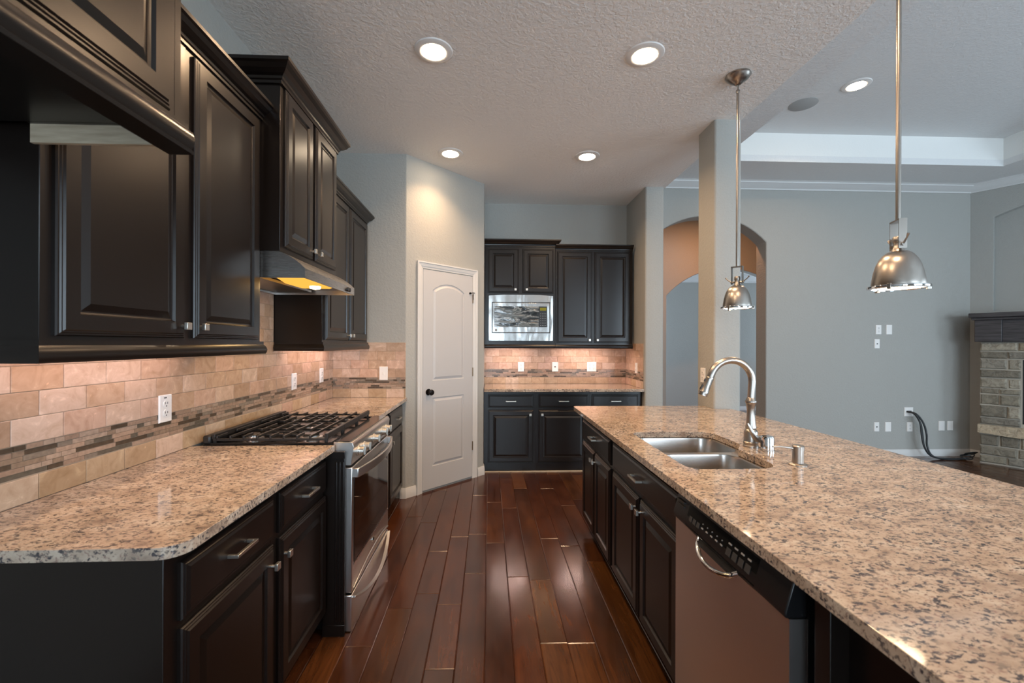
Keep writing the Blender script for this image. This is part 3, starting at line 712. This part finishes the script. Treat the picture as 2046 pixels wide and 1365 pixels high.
# ------------------------------------------------------------------ sink, faucet and friends
sk = thing('kitchen_sink', 'double-bowl stainless sink set under the island countertop', 'sink', (0,0,0))
sk.location = (1.0,2.03,.69)
def rel(pts): return [(x-1.0, y-2.03) for x, y in pts]
b1 = rel(fillet([(.800,2.050),(.800,2.372),(1.228,2.372),(1.228,2.050)], .07, 6)); b2 = rel(fillet([(.800,1.682),(.800,2.015),(1.158,2.015),(1.158,1.682)], .07, 6))
fo2 = rel([(.772,1.655),(.772,2.40),(1.258,2.40),(1.258,1.655)])
MB().slab(fo2, [b1, b2], .188, .1925).build('sink_flange', M['steel_sink'], sk)
for nm, b in (('bowl', b1), ('bowl', b2)):
    cx_ = sum(p[0] for p in b)/len(b); cy_ = sum(p[1] for p in b)/len(b)
    sc2 = lambda k: [(cx_+(p[0]-cx_)*k, cy_+(p[1]-cy_)*k) for p in b]
    L_ = [[(x,y,.1915) for x,y in b],[(x,y,.184) for x,y in sc2(.988)],[(x,y,.06) for x,y in sc2(.96)],[(x,y,.025) for x,y in sc2(.93)],[(x,y,.008) for x,y in sc2(.84)],[(x,y,.002) for x,y in sc2(.30)]]
    bo = MB().loops(L_, False, True).build(nm, M['steel_sink'], sk, ang=60)
    MB().lathe([(0,.003),(.042,.003),(.045,.006),(.034,.007),(.03,.004),(0,.004)], 24, (cx_,cy_,0)).build('drain', M['chrome'], bo)
fa = thing('kitchen_faucet', 'tall brushed nickel gooseneck faucet beside the island sink', 'faucet', (1.257,2.03,.914))
MB().lathe([(0,0),(.034,0),(.034,.008),(.031,.011),(.031,.016),(.033,.019),(.033,.024),(.0305,.027),(.0305,.070),(.028,.078),(.021,.086),(.0245,.092),(.021,.110),(.0175,.150),(.0168,.170),(.0205,.205),(.0225,.209),(.0245,.212),(.0245,.220),(.021,.225),(.019,.232),(.0165,.236),(0,.236)], 32).build('faucet_body', M['nickel'], fa)
ap = [(0,0,.225),(0.003,0,.27),(.006,0,.31)]
for i in range(1, 15):
    a = R(0+i*11.6); ap.append((-.097+.103*math.cos(a), 0, .312+.103*math.sin(a)))
lastp = Vector(ap[-1]); d = (lastp-Vector(ap[-2])).normalized()
ap += [tuple(lastp+d*.012)]
MB().tube(ap, .0165, 18).build('spout', M['nickel'], fa)
s0 = Vector(ap[-1]); sp = [tuple(s0+d*k) for k in (0,.004,.008,.05,.075,.079,.083,.094)]
sh_ = MB().tube(sp, [.0165,.0178,.0175,.0185,.0215,.0225,.0215,.0215], 18).build('spray_head', M['nickel'], fa)
pb_ = s0+d*.058; MB().tube([tuple(pb_+Vector((-.016,0,.008))-d*.012), tuple(pb_+Vector((-.019,0,.008))+d*.012)], .006, 8).build('spray_button', M['black'], sh_)
pb_ = s0+d*.022; MB().tube([tuple(pb_+Vector((-.015,0,.008))-d*.007), tuple(pb_+Vector((-.015,0,.008))+d*.007)], .005, 8).build('spray_button', M['black'], sh_)
MB().tube([(.050,-.035,.040),(.030,-.034,.043),(.008,-.036,.046),(-.006,-.038,.056),(-.020,-.040,.080),(-.034,-.042,.106),(-.042,-.043,.120)], [.014,.018,.016,.012,.011,.009,.005], 12, flat=(1,.55)).lathe([(0,0),(.014,0),(.014,-.022),(0,-.024)], 16, (.020,-.022,.044), 'y').build('lever', M['nickel'], fa)
ag = MB().lathe([(0,0),(.030,0),(.030,.006),(.0275,.008),(.0275,.062),(.024,.070),(0,.071)], 28)
t = thing('air_gap_cap', 'short shiny chrome air gap cylinder next to the faucet', 'air gap', (1.283,1.945,.914)); ag.build('chrome_cap', M['chrome'], t); MB().box(-.029,-.024,-.006,.006,.02,.05).build('slot', M['slot'], t)
t = thing('soap_dispenser', 'brushed nickel soap dispenser standing alone right of the faucet', 'soap dispenser', (1.264,1.722,.914))
MB().lathe([(0,0),(.034,0),(.034,.003),(.030,.006),(.021,.008),(.0205,.060),(0,.060)], 28).build('dispenser_body', M['nickel'], t)
MB().lathe([(0,.060),(.0225,.060),(.0225,.076),(.019,.080),(0,.081)], 28).build('pump_cap', M['nickel'], t)
MB().tube([(-.01,0,.062),(-.03,0,.069),(-.07,0,.074),(-.105,0,.074)], [.006,.005,.004,.0035], 10).build('nozzle', M['nickel'], t)

# ------------------------------------------------------------------ recessed lights and pendants
def can(label, x, y, z, power=P_CAN, grp='recessed ceiling lights', col=WARM, spread=150):
    t = thing('recessed_light', label, 'ceiling light', (x,y,z), 0, grp)
    MB().lathe([(.066,-.001),(.072,-.010),(.082,-.012),(.108,-.005),(.112,0),(.066,0)], 40, cap=False).build('trim_ring', M['plate'], t)
    MB().lathe([(.074,-.003),(.073,-.009),(.058,-.016),(.03,-.020),(0.001,-.021)], 32, cap=False).build('lens', M['bulb'], t)
    area('can_lamp', (0,0,-.026), (0,0,0), .13, .13, power, col, t, 'DISK', spread)
    return t
can('round recessed light in the kitchen ceiling, nearest on the left', -.33, 2.55, CZ)
can('round recessed light in the kitchen ceiling, nearest on the right', .917, 2.53, CZ)
can('round recessed light in the kitchen ceiling, far left near the pantry door', -.352, 3.917, CZ, P_CAN*.6, spread=118)
can('round recessed light in the kitchen ceiling, far right over the back run', .890, 3.92, CZ)
can('round recessed light in the living room tray ceiling beside the flat speaker', 3.30, 3.775, 3.745, 14)
# lights of the same rows behind the camera
can('round recessed light in the kitchen ceiling overhead on the left, out of the frame', -.33, 1.15, CZ, P_CAN*.8)
can('round recessed light in the kitchen ceiling overhead on the right, out of the frame', .917, 1.15, CZ, P_CAN*.8)
can('round recessed light in the hall ceiling behind the first arch', 3.3, 5.85, 3.43, 22, col=(1,.38,.12), spread=178)
tg = tag(MB().lathe([(0,-.004),(.118,-.005),(.124,-.002),(.124,0),(0,0)], 40).build('ceiling_speaker', M['speaker']), 'flat round grey speaker grille in the living room ceiling', 'speaker'); tg.location = (3.05,4.10,3.745)

def pendant(label, x, y, zr, ang):
    t = thing('pendant_light', label, 'pendant light', (x,y,CZ), 0, 'metal pendant lights over the island')
    MB().lathe([(0,0),(.074,0),(.076,-.008),(.070,-.014),(.066,-.022),(.045,-.040),(.028,-.050),(.022,-.058),(.012,-.064),(0,-.066)], 36).build('canopy', M['nickel'], t)
    MB().tube([(-.004,0,-.062),(-.004,0,-.096)], .0025, 8).tube([(.004,0,-.062),(.003,0,-.096)], .0025, 8).build('swivel_link', M['nickel'], t)
    b = zr+.265-CZ
    MB().lathe([(0,-.092),(.010,-.094),(.013,-.102),(.010,-.114),(0,-.116)], 14).tube([(0,0,-.10),(0,0,b)], .0085, 16).build('rod', M['nickel'], t)
    zz = zr-CZ
    y_ = MB(); ca, sa = math.cos(R(ang)), math.sin(R(ang))
    def P(u, v_, z): return (u*ca-v_*sa, u*sa+v_*ca, z)
    for s_ in (-1, 1):
        q1 = [P(s_*.032+a, b_, z) for z in (zz+.150, zz+.262) for a, b_ in ((-.0015,-.013),(.0015,-.013),(.0015,.013),(-.0015,.013))]
        y_.add(q1, [(0,1,2,3),(4,5,6,7),(0,1,5,4),(1,2,6,5),(2,3,7,6),(3,0,4,7)])
        y_.tube([P(s_*.034,0,zz+.165), P(s_*.060,0,zz+.185), P(s_*.070,0,zz+.198)], [.004,.003,.005], 8)
        y_.tube([P(s_*.016,0,zz+.165), P(s_*.040,0,zz+.165)], .006, 8)
    q1 = [P(a, b_, z) for z in (zz+.259, zz+.265) for a, b_ in ((-.034,-.013),(.034,-.013),(.034,.013),(-.034,.013))]
    y_.add(q1, [(0,1,2,3),(4,5,6,7),(0,1,5,4),(1,2,6,5),(2,3,7,6),(3,0,4,7)])
    y_.build('yoke', M['nickel'], t)
    MB().lathe([(0,zz+.200),(.016,zz+.200),(.018,zz+.195),(.018,zz+.180),(.015,zz+.176),(.016,zz+.155),(.024,zz+.140),(0,zz+.140)], 24).build('socket_neck', M['nickel'], t)
    prof = [(.022,.143),(.034,.140),(.048,.128),(.060,.110),(.069,.088),(.076,.060),(.081,.030),(.083,.012),(.083,.008)]
    pin = [(r_-.002, z) for r_, z in reversed(prof)]
    MB().lathe([(r_, zz+z) for r_, z in prof+pin], 48, cap=False).build('shade', M['nickel'], t)
    MB().lathe([(.082,zz+.010),(.095,zz+.007),(.0965,zz+.003),(.095,zz-.003),(.082,zz-.004),(.081,zz+.004)], 48, cap=False).build('rim', M['chrome'], t)
    MB().lathe([(.083,zz+.003),(.0805,zz+.0005),(.05,zz-.0012),(.001,zz-.0015)], 40, cap=False).build('glass_lens', M['pendglow'], t)
    for k in range(3):
        a = R(ang+20+120*k); MB().box(.084,.097,-.006,.006,zz-.010,zz+.012).build('clip', M['nickel'], t, bevel=.001).rotation_euler = (0,0,a)
    return t
pendant('nickel dome pendant nearest the camera over the island, its rod cut by the frame top', 1.60, 1.635, 1.628, 70)
pendant('farther nickel dome pendant over the island, hanging in front of the square column', 1.580, 2.70, 1.637, -50)

# ------------------------------------------------------------------ wall plates
GP = 'white wall plates'
def plate(name, kind, label, loc, rz, w_=.072, h=.118):
    t = thing(name, label, {'duplex':'outlet','switch':'switch','blank':'wall plate','jack':'wall jack','quad':'outlet','media':'wall plate'}[kind], loc, rz, GP)
    MB().panel(-w_/2,w_/2,-h/2,h/2,[(0,-.003),(.003,-.0065),(.006,-.0065)]).build('cover_plate', M['plate'], t)
    def sock(x, z):
        s_ = MB().lathe([(0,-.006),(.0165,-.006),(.0165,-.0085),(0,-.0085)], 20, (x,0,z), 'y').build('socket', M['plate'], t)
        MB().box(x-.0075,x-.0050,-.0092,-.0080,z-.001,z+.008).box(x+.0050,x+.0075,-.0092,-.0080,z-.001,z+.008).lathe([(0,-.0080),(.003,-.0080),(.003,-.0092),(0,-.0092)], 10, (x,0,z-.009), 'y').build('slot', M['slot'], s_)
    if kind == 'duplex': sock(0,.020); sock(0,-.020)
    if kind == 'quad':
        for x in (-.023,.023): sock(x,.020); sock(x,-.020)
    if kind == 'switch': MB().panel(-.006,.006,-.013,.013,[(0,-.007),(.001,-.009)]).box(-.003,.003,-.018,-.008,-.004,.006).build('toggle', M['plate'], t)
    if kind == 'jack': MB().box(-.008,.008,-.0085,-.006,-.007,.007).build('jack_port', M['slot'], t)
    if kind == 'media': MB().box(-.032,.032,-.0085,-.006,-.004,.016).build('cable_opening', M['slot'], t)
    return t
xt = XL+.0088
p = plate('wall_outlet','duplex','white outlet over the foreground counter on the left wall, before the range',(xt,1.928,1.119),90)
MB().box(-.012,.004,-.0071,-.0060,.044,.049).build('test_mark', M['slot'], p)
plate('wall_outlet','duplex','white outlet on the left wall beyond the range, the nearer of two',(xt,3.17,1.128),90)
plate('wall_outlet','duplex','white outlet on the left wall close to the tiled corner',(xt,3.68,1.134),90)
plate('light_switch','switch','white toggle switch plate on the short tiled return wall by the pantry door',(-.949,3.957-.0088,1.133),0,.075,.122)
plate('wall_outlet','duplex','leftmost white outlet on the back wall, right below the microwave',(.394,5.30-.0088,1.122),0,.076)
plate('phone_jack','jack','white jack plate in the middle of the back wall tiles',(.813,5.30-.0088,1.123),0,.076)
plate('wall_outlet','quad','wide white double outlet on the back wall tiles',(1.266,5.30-.0088,1.124),0,.116)
plate('wall_outlet','duplex','white outlet on the tiled side of the stub wall at the right',(1.70-.0088,4.90,1.131),-90)
plate('wall_outlet','duplex','white outlet low on the left side of the square column, behind the faucet spout',(1.7145,3.40,1.157),-90)
LV = 'living room wall'
plate('wall_outlet','duplex','white outlet high on the grey living room wall, left of the upper pair',(4.912,5.28,1.597),0)
plate('wall_plate','blank','blank white plate high on the living room wall, right of the upper pair',(5.05,5.28,1.598),0,.076,.122)
plate('phone_jack','jack','white jack plate just under the upper pair on the living room wall',(4.893,5.28,1.42),0,.068)
plate('media_plate','media','larger square white plate on the living room wall with black cables coming out',(5.31,5.28,.56),0,.115,.115)
plate('phone_jack','jack','leftmost white plate of the low row on the living room wall',(4.891,5.28,.372),0,.066)
plate('wall_plate','blank','second white plate of the low row on the living room wall',(5.041,5.28,.371),0,.078,.122)
plate('wall_outlet','duplex','white outlet half hidden behind the hanging black cables',(5.325,5.28,.370),0)
plate('wall_plate','blank','blank white plate of the low row, left of the pair near the fireplace',(5.745,5.28,.381),0,.078,.122)
plate('wall_plate','blank','rightmost blank white plate of the low row, nearest the fireplace',(5.858,5.28,.381),0,.074,.118)
# cables
cb = MB()
for k, (dx, dy) in enumerate(((0,0),(.014,-.012),(-.010,-.02))):
    pts = [(5.29+dx,5.268,.565),(5.33+dx,5.22+dy,.54),(5.37+dx*2,5.19+dy,.44),(5.39+dx*3,5.18+dy,.30),(5.40+dx*2,5.17+dy,.16),(5.45+dx,5.15+dy,.05),(5.55,5.12+dy*1.5,.014),(5.72,5.10+dy*1.5,.012),(5.86,5.10+dy,.012+k*.008)]
    sm = []
    for i in range(len(pts)-1):
        p0, p1, p2, p3 = [Vector(pts[max(0,min(len(pts)-1,j))]) for j in (i-1,i,i+1,i+2)]
        for s_ in range(5):
            u = s_/5; sm.append(.5*((2*p1)+(-p0+p2)*u+(2*p0-5*p1+4*p2-p3)*u*u+(-p0+3*p1-3*p2+p3)*u**3))
    cb.tube(sm+[Vector(pts[-1])], .010, 8)
for k in range(4):
    cb.tube([(5.86+.07*math.cos(a)+.02*k, 5.09+.035*math.sin(a), .014+.016*k+.02*(1+math.sin(a+k))) for a in [2*math.pi*i/20 for i in range(21)]], .006, 6)
tag(cb.build('cable_bundle', M['cable']), 'black cables hanging from the square plate and coiled on the living room floor', 'cable')

# ------------------------------------------------------------------ fireplace
fpz = thing('fireplace', 'stacked tan limestone fireplace with a dark wood mantel in the right corner', 'fireplace', FW, FA)
SF = -.36
st = MB(); SCs = [(.26,.235,.18),(.20,.18,.14),(.31,.28,.22),(.15,.125,.09),(.24,.22,.18),(.28,.235,.165)]
rowz = [(.012,.105),(.105,.215),(.215,.350),(.468,.555),(.555,.70),(.70,.83),(.83,.90),(.90,1.02),(1.02,1.12),(1.12,1.245),(1.245,1.335),(1.335,1.44)]
def stones(xa, xb, za, zb):
    x = xa
    while x < xb-.01:
        Ln = random.choice([.16,.22,.30,.40]); x1 = min(x+Ln, xb)
        if xb-x1 < .08: x1 = xb
        c = random.choice(SCs); k = random.uniform(.85,1.15); c = tuple(q_*k for q_ in c); d_ = random.uniform(0,.018); e = .007; j = lambda: random.uniform(-.004,.004)
        yb_ = SF+.05
        st.loops([[(x+e,yb_,za+e),(x1-e,yb_,za+e),(x1-e,yb_,zb-e),(x+e,yb_,zb-e)],[(x+e+j(),SF-d_+.010,za+e+j()),(x1-e+j(),SF-d_+.010,za+e+j()),(x1-e+j(),SF-d_+.010,zb-e+j()),(x+e+j(),SF-d_+.010,zb-e+j())],
            [(x+e+.012,SF-d_,za+e+.010),(x1-e-.012,SF-d_,za+e+.012),(x1-e-.014,SF-d_,zb-e-.010),(x+e+.010,SF-d_,zb-e-.012)]], False, True, True, c)
        x = x1
FX0, FX1 = .136, 2.42
for za, zb in rowz:
    if zb > .5 and za < 1.24: stones(FX0,.462,za,zb); stones(2.09,FX1,za,zb)
    else: stones(FX0,FX1,za,zb)
st.build('stone_facing', M['stone'], fpz, smooth=False)
MB().wall([(FX0+.004,0),(FX1-.004,0),(FX1-.004,1.44),(FX0+.004,1.44)], [[(.468,.505),(2.084,.505),(2.084,1.24),(.468,1.24)]], SF+.008, SF+.09).box(FX0+.004,FX0+.06,SF+.09,-.002,0,1.44).box(FX1-.06,FX1-.004,SF+.09,-.002,0,1.44).build('mortar_core', mat('pale_mortar', (.40,.37,.31), .9), fpz)
MB().box(.468,2.084,SF+.02,-.01,.49,1.25).build('firebox', M['cab_dark'], fpz)
hs = MB().loops([[(x, SF-.035-.008*math.sin(x*9), .355+.010*math.sin(x*11)),(x, SF-.035, .462),(x, SF+.04, .466),(x, SF+.04, .352)] for x in [FX0-.01+ (FX1-FX0+.02)*i/24 for i in range(25)]])
hs.cur = (.46,.38,.27); hs.c = [(.46,.38,.27)]*len(hs.f); hs.build('hearth_slab', M['stone'], fpz)
MB().box(.10,.318,-.41,-.30,1.445,1.705).build('corbel', M['mantel'], fpz, bevel=.005)
MB().box(2.24,2.46,-.41,-.30,1.445,1.705).build('corbel', M['mantel'], fpz, bevel=.005)
MB().box(.318,2.24,-.385,-.30,1.445,1.705).build('mantel_beam', M['mantel'], fpz, bevel=.003)
ml = MB().box(.055,2.50,-.455,-.002,1.735,1.788).box(.075,2.48,-.43,-.002,1.705,1.735).build('mantel_shelf', M['mantel'], fpz, bevel=.006)
